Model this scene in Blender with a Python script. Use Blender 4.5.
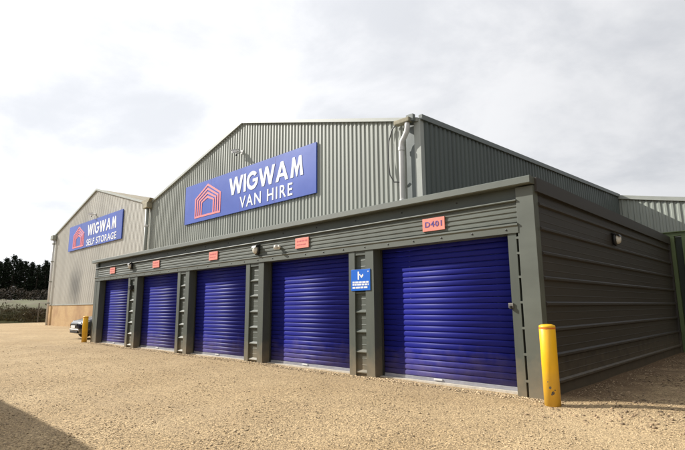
import bpy, bmesh, math, random
import numpy as np
from mathutils import Vector, Matrix
random.seed(7); rng = np.random.default_rng(7)
for o in list(bpy.data.objects): bpy.data.objects.remove(o)
scene = bpy.context.scene
COL = scene.collection
R = math.radians

# ------------------------------------------------------------------ camera
FPX, YAW, PIT, ROLL = 484.09, R(44.1212), R(9.6516), R(-0.4178)
CAM = Vector((2.4394, -7.5255, 1.3614))
fw = Vector((-math.sin(YAW)*math.cos(PIT), math.cos(YAW)*math.cos(PIT), math.sin(PIT)))
rt = Vector((math.cos(YAW), math.sin(YAW), 0)); up = rt.cross(fw)
rr = rt*math.cos(ROLL)+up*math.sin(ROLL); uu = -rt*math.sin(ROLL)+up*math.cos(ROLL)
cd = bpy.data.cameras.new('camera'); cam = bpy.data.objects.new('camera', cd); COL.objects.link(cam)
cd.sensor_width = 36; cd.lens = FPX/685*36; cd.clip_end = 5000; cd.clip_start = .05
cam.matrix_world = Matrix(((rr.x, uu.x, -fw.x, CAM.x), (rr.y, uu.y, -fw.y, CAM.y), (rr.z, uu.z, -fw.z, CAM.z), (0, 0, 0, 1)))
scene.camera = cam

# ------------------------------------------------------------------ sun, sky, exposure
SUND = Vector((1, .45, -.70)).normalized()          # travel direction of the sunlight
sl = bpy.data.lights.new('sun', 'SUN'); sl.energy = 5.0; sl.angle = R(.55); sl.color = (1, .965, .90)
so = bpy.data.objects.new('sun', sl); COL.objects.link(so)
so.rotation_euler = SUND.to_track_quat('-Z', 'Y').to_euler(); so.location = (-20, -20, 30)
w = bpy.data.worlds.new('World'); scene.world = w; w.use_nodes = True
nt = w.node_tree; N = nt.nodes; L = nt.links; N.clear()
def wn(t, **k):
    n = N.new(t)
    for a, b in k.items(): setattr(n, a, b)
    return n
sky = wn('ShaderNodeTexSky', sky_type='NISHITA'); sky.sun_disc = False
sky.sun_elevation = math.asin(-SUND.z); sky.sun_rotation = math.atan2(-SUND.x, -SUND.y)
tc = wn('ShaderNodeTexCoord'); sx = wn('ShaderNodeSeparateXYZ'); L.new(tc.outputs['Generated'], sx.inputs[0])
def wm(op, a, b=None, clamp=False):
    n = wn('ShaderNodeMath', operation=op, use_clamp=clamp)
    for i, v in enumerate((a, b)):
        if v is None: continue
        if isinstance(v, (int, float)): n.inputs[i].default_value = v
        else: L.new(v, n.inputs[i])
    return n.outputs[0]
den = wm('ADD', wm('MAXIMUM', sx.outputs[2], 0.0), .28)
cb = wn('ShaderNodeCombineXYZ')
L.new(wm('DIVIDE', sx.outputs[0], den), cb.inputs[0]); L.new(wm('DIVIDE', sx.outputs[1], den), cb.inputs[1])
n1 = wn('ShaderNodeTexNoise'); n1.inputs['Scale'].default_value = 1.9; n1.inputs['Detail'].default_value = 10; n1.inputs['Roughness'].default_value = .58; n1.inputs['Distortion'].default_value = .25
L.new(cb.outputs[0], n1.inputs['Vector'])
r1 = wn('ShaderNodeMapRange', interpolation_type='SMOOTHSTEP'); r1.inputs[1].default_value = .36; r1.inputs[2].default_value = .62
L.new(n1.outputs[0], r1.inputs[0])
mixc = wn('ShaderNodeMix', data_type='RGBA'); mixc.inputs[6].default_value = (5.75, 5.85, 6.1, 1); mixc.inputs[7].default_value = (7.4, 7.4, 7.5, 1)
L.new(r1.outputs[0], mixc.inputs[0])
dp = wn('ShaderNodeVectorMath', operation='DOT_PRODUCT'); L.new(tc.outputs['Generated'], dp.inputs[0]); dp.inputs[1].default_value = (-SUND.x, -SUND.y, -SUND.z)
gl = wn('ShaderNodeMapRange'); gl.inputs[1].default_value = -.85; gl.inputs[2].default_value = .65; gl.inputs[3].default_value = .58; gl.inputs[4].default_value = 1.42
L.new(dp.outputs['Value'], gl.inputs[0])
vs = wn('ShaderNodeVectorMath', operation='SCALE'); L.new(mixc.outputs[2], vs.inputs[0]); L.new(gl.outputs[0], vs.inputs['Scale'])
mx = wn('ShaderNodeMix', data_type='RGBA'); mx.inputs[0].default_value = .9
L.new(sky.outputs[0], mx.inputs[6]); L.new(vs.outputs[0], mx.inputs[7])
bg = wn('ShaderNodeBackground'); bg.inputs[1].default_value = .086; L.new(mx.outputs[2], bg.inputs[0])
wo = wn('ShaderNodeOutputWorld'); L.new(bg.outputs[0], wo.inputs[0])
vset = scene.view_settings
vset.view_transform = 'Standard'; vset.look = 'None'; vset.gamma = 1; vset.exposure = .40; vset.use_curve_mapping = False

# ------------------------------------------------------------------ materials
MATS = {}
def mat(name, col, rough=.6, metal=0, var=.12, scale=3.0, stretch=(1, 1, 1), bump=0, bscale=40, col2=None, coat=0, spec=None, island=0, dirt=0, objrand=0, sheet=None):
    """principled material: two-tone noise, optional bump, per-island variation, dirt splash"""
    if name in MATS: return MATS[name]
    m = bpy.data.materials.new(name); m.use_nodes = True; t = m.node_tree; n = t.nodes; l = t.links
    b = n['Principled BSDF']; b.inputs['Roughness'].default_value = rough; b.inputs['Metallic'].default_value = metal
    if coat: b.inputs['Coat Weight'].default_value = coat; b.inputs['Coat Roughness'].default_value = .05
    if spec is not None: b.inputs['Specular IOR Level'].default_value = spec
    tcn = n.new('ShaderNodeTexCoord'); mp = n.new('ShaderNodeMapping'); mp.inputs['Scale'].default_value = stretch
    l.new(tcn.outputs['Object'], mp.inputs[0])
    no = n.new('ShaderNodeTexNoise'); no.inputs['Scale'].default_value = scale; no.inputs['Detail'].default_value = 6; no.inputs['Roughness'].default_value = .6
    l.new(mp.outputs[0], no.inputs['Vector'])
    mr = n.new('ShaderNodeMapRange'); mr.inputs[1].default_value = .3; mr.inputs[2].default_value = .7; l.new(no.outputs[0], mr.inputs[0])
    mi = n.new('ShaderNodeMix'); mi.data_type = 'RGBA'; l.new(mr.outputs[0], mi.inputs[0])
    c2 = col2 or tuple(min(1, c*(1+var)) for c in col); c1 = col if col2 else tuple(c*(1-var) for c in col)
    mi.inputs[6].default_value = (*c1, 1); mi.inputs[7].default_value = (*c2, 1)
    out = mi.outputs[2]
    if island:
        g = n.new('ShaderNodeNewGeometry'); hm = n.new('ShaderNodeHueSaturation')
        m2 = n.new('ShaderNodeMapRange'); m2.inputs[3].default_value = 1-island; m2.inputs[4].default_value = 1+island
        l.new(g.outputs['Random Per Island'], m2.inputs[0]); l.new(m2.outputs[0], hm.inputs['Value']); l.new(out, hm.inputs['Color']); out = hm.outputs[0]
    if objrand or sheet:
        wnz = n.new('ShaderNodeTexWhiteNoise'); wnz.noise_dimensions = '1D'
        if objrand:
            oi = n.new('ShaderNodeObjectInfo'); l.new(oi.outputs['Random'], wnz.inputs['W']); amp = objrand
        else:     # each roofing-width sheet faded a little differently
            ax_, wd_, amp = sheet; g_ = n.new('ShaderNodeNewGeometry'); s_ = n.new('ShaderNodeSeparateXYZ'); l.new(g_.outputs['Position'], s_.inputs[0])
            dv = n.new('ShaderNodeMath'); dv.operation = 'DIVIDE'; l.new(s_.outputs[ax_], dv.inputs[0]); dv.inputs[1].default_value = wd_
            fl = n.new('ShaderNodeMath'); fl.operation = 'FLOOR'; l.new(dv.outputs[0], fl.inputs[0]); l.new(fl.outputs[0], wnz.inputs['W'])
        m5 = n.new('ShaderNodeMapRange'); m5.inputs[3].default_value = 1-amp; m5.inputs[4].default_value = 1+amp; l.new(wnz.outputs['Value'], m5.inputs[0])
        sc_ = n.new('ShaderNodeVectorMath'); sc_.operation = 'SCALE'; l.new(out, sc_.inputs[0]); l.new(m5.outputs[0], sc_.inputs['Scale']); out = sc_.outputs[0]
    if dirt:      # mud and gravel dust splashed up from the yard on the lowest courses
        s = n.new('ShaderNodeSeparateXYZ'); geo = n.new('ShaderNodeNewGeometry'); l.new(geo.outputs['Position'], s.inputs[0])
        n2 = n.new('ShaderNodeTexNoise'); n2.inputs['Scale'].default_value = 5; n2.inputs['Detail'].default_value = 5; l.new(geo.outputs['Position'], n2.inputs['Vector'])
        ad = n.new('ShaderNodeMath'); ad.operation = 'MULTIPLY_ADD'; l.new(n2.outputs[0], ad.inputs[0]); ad.inputs[1].default_value = -.7; l.new(s.outputs[2], ad.inputs[2])
        m3 = n.new('ShaderNodeMapRange'); m3.inputs[1].default_value = .25; m3.inputs[2].default_value = -.35; m3.inputs[3].default_value = 0; m3.inputs[4].default_value = dirt
        l.new(ad.outputs[0], m3.inputs[0])
        m4 = n.new('ShaderNodeMix'); m4.data_type = 'RGBA'; l.new(m3.outputs[0], m4.inputs[0]); l.new(out, m4.inputs[6]); m4.inputs[7].default_value = (.30, .23, .14, 1); out = m4.outputs[2]
    l.new(out, b.inputs['Base Color'])
    # roughness variation
    rr_ = n.new('ShaderNodeMapRange'); rr_.inputs[3].default_value = max(.03, rough-.08); rr_.inputs[4].default_value = min(1, rough+.1)
    l.new(no.outputs[0], rr_.inputs[0]); l.new(rr_.outputs[0], b.inputs['Roughness'])
    if bump:
        nb = n.new('ShaderNodeTexNoise'); nb.inputs['Scale'].default_value = bscale; nb.inputs['Detail'].default_value = 4; l.new(tcn.outputs['Object'], nb.inputs['Vector'])
        bp = n.new('ShaderNodeBump'); bp.inputs['Strength'].default_value = bump; bp.inputs['Distance'].default_value = .02
        l.new(nb.outputs[0], bp.inputs['Height']); l.new(bp.outputs[0], b.inputs['Normal'])
    MATS[name] = m; return m

M_GREEN = mat('olive_coated_steel', (.072, .083, .068), .55, 0, .18, 1.4, (1, 1, .35), bump=.03, bscale=6, dirt=.55)
M_GREENTRIM = mat('olive_flashing', (.100, .111, .092), .55, 0, .17, 1.5, (.5, 1, 1), bump=.03, bscale=5, dirt=.5)
M_GREENSHADE = mat('shaded_brown_olive_cladding', (.037, .032, .026), .55, 0, .16, 1.0, (1, .3, 1), bump=.03, bscale=5, dirt=.35)  # browner, darker copy of the garage olive: side wall's shade put into the colour
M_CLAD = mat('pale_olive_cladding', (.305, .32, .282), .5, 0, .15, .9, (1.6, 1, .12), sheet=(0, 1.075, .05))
M_CLADL = mat('tan_grey_cladding', (.45, .435, .385), .55, 0, .12, .8, (1.2, 1, .10), sheet=(0, 1.075, .04))
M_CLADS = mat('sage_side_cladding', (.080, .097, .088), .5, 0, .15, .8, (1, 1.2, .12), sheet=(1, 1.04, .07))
M_TRIMP = mat('pale_verge_trim', (.34, .355, .32), .45, 0, .08, 2)
M_FLASHB = mat('blue_grey_flashing', (.15, .17, .163), .45, 0, .08, 2)
M_ROOF = mat('weathered_roof_sheet', (.33, .29, .21), .8, 0, .18, 1.5)
M_BLUE = mat('royal_blue_slat', (.012, .015, .20), .5, 0, .15, 1.3, (.3, 1, 1), spec=.16, dirt=.26, objrand=.09)
M_SIGN = mat('sign_blue', (.036, .082, .40), .35, 0, .09, .5, sheet=(0, 2.73, .07))
M_CSIGN = mat('bright_blue_sign', (.02, .14, .60), .3, 0, .04, 3)
M_WHITE = mat('white_vinyl', (.80, .80, .80), .4, 0, .02, 3)
M_CORAL = mat('coral_vinyl', (.80, .20, .20), .45, 0, .05, 3)
M_SALMON = mat('salmon_plate', (.74, .25, .19), .45, 0, .10, 8)
M_INK = mat('violet_ink', (.10, .05, .26), .5, 0, .1, 8)
M_REDINK = mat('faded_red_ink', (.55, .10, .10), .5, 0, .1, 8)
M_PIPE = mat('grey_upvc_pipe', (.66, .65, .63), .42, 0, .08, 2)
M_PIPEG = mat('sage_pipe', (.27, .28, .24), .5, 0, .1, 2)
M_RUST = mat('lichen_stained_gutter', (.30, .27, .19), .8, 0, .3, 6)
M_BLACK = mat('black_plastic', (.018, .018, .018), .45, 0, .1, 5)
M_DARK = mat('dark_void_steel', (.02, .02, .02), .7, 0, .1, 5)
M_DIFF = mat('opal_diffuser', (.72, .69, .60), .4, 0, .05, 9)
M_YEL = mat('yellow_bollard_paint', (.84, .47, .010), .42, 0, .07, 6, (1, 1, .4), bump=.05, bscale=30, dirt=.3)
M_ORANGE = mat('orange_reflective_rim', (.62, .17, .02), .5, 0, .1, 6)
M_STEEL = mat('galvanised_steel', (.5, .5, .5), .38, .8, .12, 20)
M_DARKST = mat('dull_lock_steel', (.22, .21, .19), .5, .7, .1, 20)
M_ALU = mat('aluminium_bottom_bar', (.34, .34, .38), .42, .3, .1, 10)
M_CONC = mat('pale_concrete', (.52, .47, .39), .9, 0, .15, 12, bump=.3, bscale=60)
M_GPOST = mat('moss_green_steel', (.105, .145, .055), .55, 0, .15, 3)
M_GPDARK = mat('dark_green_sheet', (.02, .03, .018), .6, 0, .2, 3)
M_CARP = mat('black_car_paint', (.012, .012, .014), .22, 0, .05, 5, coat=1)
M_GLASS = mat('car_window_glass', (.03, .035, .04), .06, 0, .02, 5, spec=.9)
M_TYRE = mat('tyre_rubber', (.02, .02, .02), .85, 0, .1, 20)
M_RIM = mat('alloy_rim', (.55, .55, .56), .3, .9, .05, 9)
M_LAMP = mat('headlamp_glass', (.70, .72, .74), .08, 0, .05, 9, coat=1)
M_TIMB = mat('orange_pallet_timber', (.42, .20, .08), .8, 0, .2, 6, (1, 6, 6))
M_WOODP = mat('weathered_post', (.10, .085, .065), .9, 0, .2, 10)
M_BARK = mat('dark_bark', (.04, .03, .022), .9, 0, .2, 8)
M_CON = mat('conifer_needles', (.014, .021, .011), .95, 0, .35, .6, island=.3, spec=.1)
M_HEDGE = mat('winter_hedge_twigs', (.060, .043, .027), .9, 0, .35, .8, island=.4)
M_TUFT = mat('rough_grass', (.085, .085, .030), .85, 0, .4, .3, island=.4, col2=(.10, .065, .032))
M_RUBBLE = mat('earthy_rubble', (.27, .19, .115), .95, 0, .2, .7, island=.55)
M_SHINGLE = mat('limestone_chips', (.47, .355, .215), .9, 0, .14, .7, island=.5)

def gravel_mat():
    m = bpy.data.materials.new('crushed_limestone'); m.use_nodes = True; t = m.node_tree; n = t.nodes; l = t.links; b = n['Principled BSDF']
    b.inputs['Roughness'].default_value = .95; b.inputs['Specular IOR Level'].default_value = .2
    geo = n.new('ShaderNodeNewGeometry'); P = geo.outputs['Position']
    def noise(s, d=5, r=.6):
        x = n.new('ShaderNodeTexNoise'); x.inputs['Scale'].default_value = s; x.inputs['Detail'].default_value = d; x.inputs['Roughness'].default_value = r; l.new(P, x.inputs['Vector']); return x.outputs[0]
    def vor(s):
        x = n.new('ShaderNodeTexVoronoi'); x.inputs['Scale'].default_value = s; l.new(P, x.inputs['Vector']); return x
    def mixc(f, a, bb, mode='MIX'):
        x = n.new('ShaderNodeMix'); x.data_type = 'RGBA'; x.blend_type = mode
        for i, v in ((0, f), (6, a), (7, bb)):
            if isinstance(v, (tuple, float, int)): x.inputs[i].default_value = v
            else: l.new(v, x.inputs[i])
        return x.outputs[2]
    def mr(v, a, bb, c=0., d=1.):
        x = n.new('ShaderNodeMapRange'); l.new(v, x.inputs[0]); x.inputs[1].default_value = a; x.inputs[2].default_value = bb; x.inputs[3].default_value = c; x.inputs[4].default_value = d; return x.outputs[0]
    base = mixc(mr(noise(.35, 4), .35, .65), (.355, .252, .135, 1), (.475, .355, .205, 1))
    base = mixc(mr(noise(2.2, 6, .7), .35, .7), base, (.37, .268, .15, 1))
    v1 = vor(55); v2 = vor(120)
    def cell(v, lo, hi):
        s = n.new('ShaderNodeSeparateColor'); l.new(v.outputs['Color'], s.inputs[0]); return mr(s.outputs[0], 0, 1, lo, hi)
    def scale(c, f):
        x = n.new('ShaderNodeVectorMath'); x.operation = 'SCALE'; l.new(c, x.inputs[0]); l.new(f, x.inputs['Scale']); return x.outputs[0]
    base = scale(scale(base, cell(v1, .55, 1.42)), cell(v2, .62, 1.38))
    # tyre-track streaks of darker, finer stuff
    mp = n.new('ShaderNodeMapping'); mp.inputs['Scale'].default_value = (.12, 1.1, 1); mp.inputs['Rotation'].default_value = (0, 0, .05); l.new(P, mp.inputs[0])
    ns = n.new('ShaderNodeTexNoise'); ns.inputs['Scale'].default_value = 1.3; ns.inputs['Detail'].default_value = 5; l.new(mp.outputs[0], ns.inputs['Vector'])
    base = mixc(mr(ns.outputs[0], .52, .72, 0, .38), base, (.33, .245, .15, 1))
    # pale fines where wheels have packed the lanes, darker damp hollows
    base = mixc(mr(noise(.22, 3, .5), .56, .72, 0, .45), base, (.50, .37, .21, 1))
    base = mixc(mr(noise(.9, 5, .65), .60, .74, 0, .55), base, (.25, .175, .10, 1))
    # brown earth along the side wall's foot, with its ground shade painted in
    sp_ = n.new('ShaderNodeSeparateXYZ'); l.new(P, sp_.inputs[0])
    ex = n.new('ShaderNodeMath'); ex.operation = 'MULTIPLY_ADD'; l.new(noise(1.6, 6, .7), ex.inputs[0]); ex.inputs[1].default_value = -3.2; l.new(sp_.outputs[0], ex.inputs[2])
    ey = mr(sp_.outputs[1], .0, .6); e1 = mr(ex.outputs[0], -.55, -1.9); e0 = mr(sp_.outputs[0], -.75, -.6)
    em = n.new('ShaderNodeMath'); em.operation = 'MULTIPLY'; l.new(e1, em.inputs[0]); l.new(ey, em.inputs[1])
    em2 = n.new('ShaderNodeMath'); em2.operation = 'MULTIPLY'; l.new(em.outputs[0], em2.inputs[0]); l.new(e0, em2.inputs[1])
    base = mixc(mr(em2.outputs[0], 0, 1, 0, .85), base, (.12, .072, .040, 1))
    l.new(base, b.inputs['Base Color'])
    h = n.new('ShaderNodeMath'); h.operation = 'MULTIPLY_ADD'; l.new(v1.outputs['Distance'], h.inputs[0]); h.inputs[1].default_value = -1.0; l.new(mr(v2.outputs['Distance'], 0, 1, .4, 0), h.inputs[2])
    bp = n.new('ShaderNodeBump'); bp.inputs['Strength'].default_value = .42; bp.inputs['Distance'].default_value = .02; l.new(h.outputs[0], bp.inputs['Height'])
    bp2 = n.new('ShaderNodeBump'); bp2.inputs['Strength'].default_value = .22; bp2.inputs['Distance'].default_value = .05; l.new(noise(9, 5), bp2.inputs['Height']); l.new(bp.outputs[0], bp2.inputs['Normal'])
    l.new(bp2.outputs[0], b.inputs['Normal'])
    return m
def stone_mat():
    """tan plinth brickwork with fine courses, too far off to tell bricks apart"""
    m = bpy.data.materials.new('buff_plinth_brick'); m.use_nodes = True; t = m.node_tree; n = t.nodes; l = t.links; b = n['Principled BSDF']; b.inputs['Roughness'].default_value = .9
    tcn = n.new('ShaderNodeTexCoord'); mp = n.new('ShaderNodeMapping'); mp.inputs['Rotation'].default_value = (R(90), 0, 0); l.new(tcn.outputs['Object'], mp.inputs[0])
    br = n.new('ShaderNodeTexBrick'); br.inputs['Scale'].default_value = 4.4; br.inputs['Color1'].default_value = (.50, .33, .15, 1); br.inputs['Color2'].default_value = (.44, .27, .11, 1); br.inputs['Mortar'].default_value = (.40, .32, .2, 1); br.inputs['Mortar Size'].default_value = .015
    l.new(mp.outputs[0], br.inputs['Vector'])
    no = n.new('ShaderNodeTexNoise'); no.inputs['Scale'].default_value = .8; no.inputs['Detail'].default_value = 6; l.new(tcn.outputs['Object'], no.inputs['Vector'])
    mr = n.new('ShaderNodeMapRange'); mr.inputs[1].default_value = .45; mr.inputs[2].default_value = .68; l.new(no.outputs[0], mr.inputs[0])
    mi = n.new('ShaderNodeMix'); mi.data_type = 'RGBA'; l.new(mr.outputs[0], mi.inputs[0]); l.new(br.outputs[0], mi.inputs[6]); mi.inputs[7].default_value = (.34, .20, .09, 1)
    l.new(mi.outputs[2], b.inputs['Base Color']); return m
def bank_mat():
    m = bpy.data.materials.new('field_bank_turf'); m.use_nodes = True; t = m.node_tree; n = t.nodes; l = t.links; b = n['Principled BSDF']; b.inputs['Roughness'].default_value = .95
    geo = n.new('ShaderNodeNewGeometry'); no = n.new('ShaderNodeTexNoise'); no.inputs['Scale'].default_value = .35; no.inputs['Detail'].default_value = 8; no.inputs['Roughness'].default_value = .7; l.new(geo.outputs['Position'], no.inputs['Vector'])
    mr = n.new('ShaderNodeMapRange'); mr.inputs[1].default_value = .35; mr.inputs[2].default_value = .6; l.new(no.outputs[0], mr.inputs[0])
    mi = n.new('ShaderNodeMix'); mi.data_type = 'RGBA'; l.new(mr.outputs[0], mi.inputs[0]); mi.inputs[6].default_value = (.080, .055, .030, 1); mi.inputs[7].default_value = (.105, .110, .042, 1)
    l.new(mi.outputs[2], b.inputs['Base Color']); return m
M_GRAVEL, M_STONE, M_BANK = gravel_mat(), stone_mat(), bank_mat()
# damp stain under the sign on the left gable: a patch of its own shape in the tan cladding
def add_stain(m, cx, cz, hw, hh):
    t = m.node_tree; n = t.nodes; l = t.links; b = n['Principled BSDF']; src = b.inputs['Base Color'].links[0].from_socket
    geo = n.new('ShaderNodeNewGeometry'); mp = n.new('ShaderNodeMapping'); mp.vector_type = 'TEXTURE'; mp.inputs['Location'].default_value = (cx, 5.66, cz); mp.inputs['Scale'].default_value = (hw, 3, hh)
    l.new(geo.outputs['Position'], mp.inputs[0])
    no = n.new('ShaderNodeTexNoise'); no.inputs['Scale'].default_value = 1.4; no.inputs['Detail'].default_value = 5; l.new(mp.outputs[0], no.inputs['Vector'])
    ln = n.new('ShaderNodeVectorMath'); ln.operation = 'LENGTH'; l.new(mp.outputs[0], ln.inputs[0])
    ad = n.new('ShaderNodeMath'); ad.operation = 'MULTIPLY_ADD'; l.new(no.outputs[0], ad.inputs[0]); ad.inputs[1].default_value = .9; l.new(ln.outputs['Value'], ad.inputs[2])
    mr = n.new('ShaderNodeMapRange'); mr.inputs[1].default_value = 1.55; mr.inputs[2].default_value = .7; mr.inputs[3].default_value = 0; mr.inputs[4].default_value = .8; l.new(ad.outputs[0], mr.inputs[0])
    mi = n.new('ShaderNodeMix'); mi.data_type = 'RGBA'; l.new(mr.outputs[0], mi.inputs[0]); l.new(src, mi.inputs[6]); mi.inputs[7].default_value = (.15, .15, .14, 1); l.new(mi.outputs[2], b.inputs['Base Color'])
add_stain(M_CLADL, -40.4, 3.1, 1.7, 2.1)

# ------------------------------------------------------------------ mesh helpers
class MB:
    def __init__(s): s.v = []; s.f = []
    def add(s, vs, fs):
        k = len(s.v); s.v += [tuple(v) for v in vs]; s.f += [tuple(i+k for i in f) for f in fs]; return s
    def box(s, x0, x1, y0, y1, z0, z1):
        return s.add([(x0, y0, z0), (x1, y0, z0), (x1, y1, z0), (x0, y1, z0), (x0, y0, z1), (x1, y0, z1), (x1, y1, z1), (x0, y1, z1)],
                     [(0, 3, 2, 1), (4, 5, 6, 7), (0, 1, 5, 4), (1, 2, 6, 5), (2, 3, 7, 6), (3, 0, 4, 7)])
    def ext(s, prof, axis, a, b):
        """closed profile of 2-D points swept along an axis (x: prof=(y,z); y: prof=(x,z); z: prof=(x,y))"""
        n = len(prof)
        def P(q, t): return (t, q[0], q[1]) if axis == 'x' else (q[0], t, q[1]) if axis == 'y' else (q[0], q[1], t)
        vs = [P(q, a) for q in prof]+[P(q, b) for q in prof]
        return s.add(vs, [(i, (i+1) % n, (i+1) % n+n, i+n) for i in range(n)]+[tuple(range(n))[::-1], tuple(range(n, 2*n))])
    def tube(s, pts, r, seg=10, cap=True):
        pts = [Vector(p) for p in pts]; rs = r if isinstance(r, (list, tuple)) else [r]*len(pts); rings = []
        for i, p in enumerate(pts):
            d = (pts[min(i+1, len(pts)-1)]-pts[max(i-1, 0)]).normalized()
            a = Vector((0, 1, 0)) if abs(d.y) < .9 else Vector((1, 0, 0))
            e1 = d.cross(a).normalized(); e2 = d.cross(e1)
            rings.append([p+(e1*math.cos(t)+e2*math.sin(t))*rs[i] for t in [2*math.pi*k/seg for k in range(seg)]])
        vs = [v for g in rings for v in g]; fs = []
        for i in range(len(pts)-1):
            for k in range(seg): fs.append((i*seg+k, i*seg+(k+1) % seg, (i+1)*seg+(k+1) % seg, (i+1)*seg+k))
        if cap: fs += [tuple(range(seg))[::-1], tuple(range((len(pts)-1)*seg, len(pts)*seg))]
        return s.add(vs, fs)
    def lathe(s, prof, seg=24, c=(0, 0, 0)):
        vs = []; fs = []; n = len(prof)
        for r, z in prof:
            for k in range(seg):
                t = 2*math.pi*k/seg; vs.append((c[0]+r*math.cos(t), c[1]+r*math.sin(t), c[2]+z))
        for i in range(n-1):
            for k in range(seg): fs.append((i*seg+k, i*seg+(k+1) % seg, (i+1)*seg+(k+1) % seg, (i+1)*seg+k))
        fs += [tuple(range(seg))[::-1], tuple(range((n-1)*seg, n*seg))]
        return s.add(vs, fs)
    def mesh(s, name, m, smooth=False, bevel=0):
        me = bpy.data.meshes.new(name); me.from_pydata(s.v, [], s.f)
        b = bmesh.new(); b.from_mesh(me); bmesh.ops.recalc_face_normals(b, faces=b.faces)
        if bevel: bmesh.ops.bevel(b, geom=[e for e in b.edges if len(e.link_faces) == 2 and e.calc_face_angle(0) > .6], offset=bevel, segments=2, affect='EDGES', profile=.6)
        b.to_mesh(me); b.free(); me.materials.append(m)
        if smooth:
            for p in me.polygons: p.use_smooth = True
        return me
    def build(s, name, m, parent=None, smooth=False, bevel=0, loc=None):
        return link(name, s.mesh(name, m, smooth, bevel), parent, loc)
def link(name, me, parent=None, loc=None):
    o = bpy.data.objects.new(name, me); COL.objects.link(o)
    if parent is not None: o.parent = parent
    if loc is not None: o.location = loc
    return o
def thing(name, label, cat, loc=(0, 0, 0), group=None, rz=0):
    o = bpy.data.objects.new(name, None); COL.objects.link(o); o.location = loc; o.rotation_euler = (0, 0, rz)
    return tag(o, label, cat, group)
def tag(o, label, cat, group=None):
    o['label'] = label; o['category'] = cat
    if group: o['group'] = group
    return o
GL = {   # heavy sans capitals as polygons in a unit-high box: width, outline
 'W': (1.36, [[(0, 1), (.22, 1), (.385, .36), (.57, 1), (.79, 1), (.975, .36), (1.14, 1), (1.36, 1), (1.08, 0), (.88, 0), (.68, .66), (.48, 0), (.28, 0)]]),
 'I': (.22, [[(0, 0), (.22, 0), (.22, 1), (0, 1)]]),
 'M': (1.14, [[(.10, 0), (.31, 0), (.37, .60), (.54, .0), (.60, 0), (.77, .60), (.83, 0), (1.04, 0), (.90, 1), (.73, 1), (.57, .46), (.41, 1), (.24, 1)]]),
 'A': (1.0, [[(0, 0), (.23, 0), (.31, .22), (.69, .22), (.77, 0), (1, 0), (.60, 1), (.40, 1)], [(.37, .39), (.63, .39), (.5, .73)]])}
def arc(cx, cz, r, a0, a1, n=18): return [(cx+r*math.cos(R(a0+(a1-a0)*k/n)), cz+r*math.sin(R(a0+(a1-a0)*k/n))) for k in range(n+1)]
GL['G'] = (1.02, [arc(.51, .5, .51, 40, 372, 30)+[(1.01, .58), (.55, .58), (.55, .41), (.79, .41)]+arc(.51, .5, .30, -20, -318, 26)])
def letter_mesh(ch, m, h, depth):
    c = bpy.data.curves.new('letter', 'CURVE'); c.dimensions = '2D'; c.fill_mode = 'BOTH'; c.extrude = depth/2
    for loop in GL[ch][1]:
        sp = c.splines.new('POLY'); sp.points.add(len(loop)-1); sp.use_cyclic_u = True
        for p, q in zip(sp.points, loop): p.co = (q[0]*h, q[1]*h, 0, 1)
    o = bpy.data.objects.new('tmp', c); COL.objects.link(o); bpy.context.view_layer.update()
    me = bpy.data.meshes.new_from_object(o.evaluated_get(bpy.context.evaluated_depsgraph_get())); bpy.data.objects.remove(o); bpy.data.curves.remove(c)
    me.transform(Matrix.Rotation(R(90), 4, 'X')); me.materials.clear(); me.materials.append(m); me.name = 'letter'; return me
def block_word(s, m, box, parent, y):
    x0, x1, z0, z1 = box; h = z1-z0; tot = sum(GL[c][0] for c in s)*h; gap = (x1-x0-tot)/(len(s)-1); x = x0
    for c in s:
        link('letter', letter_mesh(c, m, h, .012), parent, (x, y-.006, z0)); x += GL[c][0]*h+gap
def font_word(s, m, box, parent, depth=.012, offset=.0, y=0.0, spacing=1.0):
    """built-in font, stretched to a box (x0,x1,z0,z1), standing in the xz plane facing -y, one object per letter"""
    c = bpy.data.curves.new('letter', 'FONT'); c.body = s; c.size = 1; c.extrude = .01; c.offset = offset; c.space_character = spacing; c.resolution_u = 6
    o = bpy.data.objects.new('tmp', c); COL.objects.link(o); bpy.context.view_layer.update()
    me = bpy.data.meshes.new_from_object(o.evaluated_get(bpy.context.evaluated_depsgraph_get()))
    bpy.data.objects.remove(o); bpy.data.curves.remove(c)
    v = np.array([p.co[:] for p in me.vertices]); lo, hi = v.min(0), v.max(0); x0, x1, z0, z1 = box
    for p, q in zip(me.vertices, v):
        u = (q-lo)/(hi-lo); p.co = (x0+u[0]*(x1-x0), y-depth*u[2], z0+u[1]*(z1-z0))
    # letters are runs of faces that overlap along x
    fx = sorted((min(me.vertices[i].co.x for i in f.vertices), max(me.vertices[i].co.x for i in f.vertices), f.index) for f in me.polygons)
    runs = []; end = -1e9
    for a, b, i in fx:
        if a > end+1e-4: runs.append([]); end = b
        end = max(end, b); runs[-1].append(i)
    for r_ in runs:
        mb = MB()
        for i in r_: mb.add([me.vertices[k].co[:] for k in me.polygons[i].vertices], [tuple(range(len(me.polygons[i].vertices)))])
        l_ = mb.mesh('letter', m); b = bmesh.new(); b.from_mesh(l_); bmesh.ops.remove_doubles(b, verts=b.verts, dist=1e-5); bmesh.ops.recalc_face_normals(b, faces=b.faces); b.to_mesh(l_); b.free()
        link('letter', l_, parent)

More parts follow.
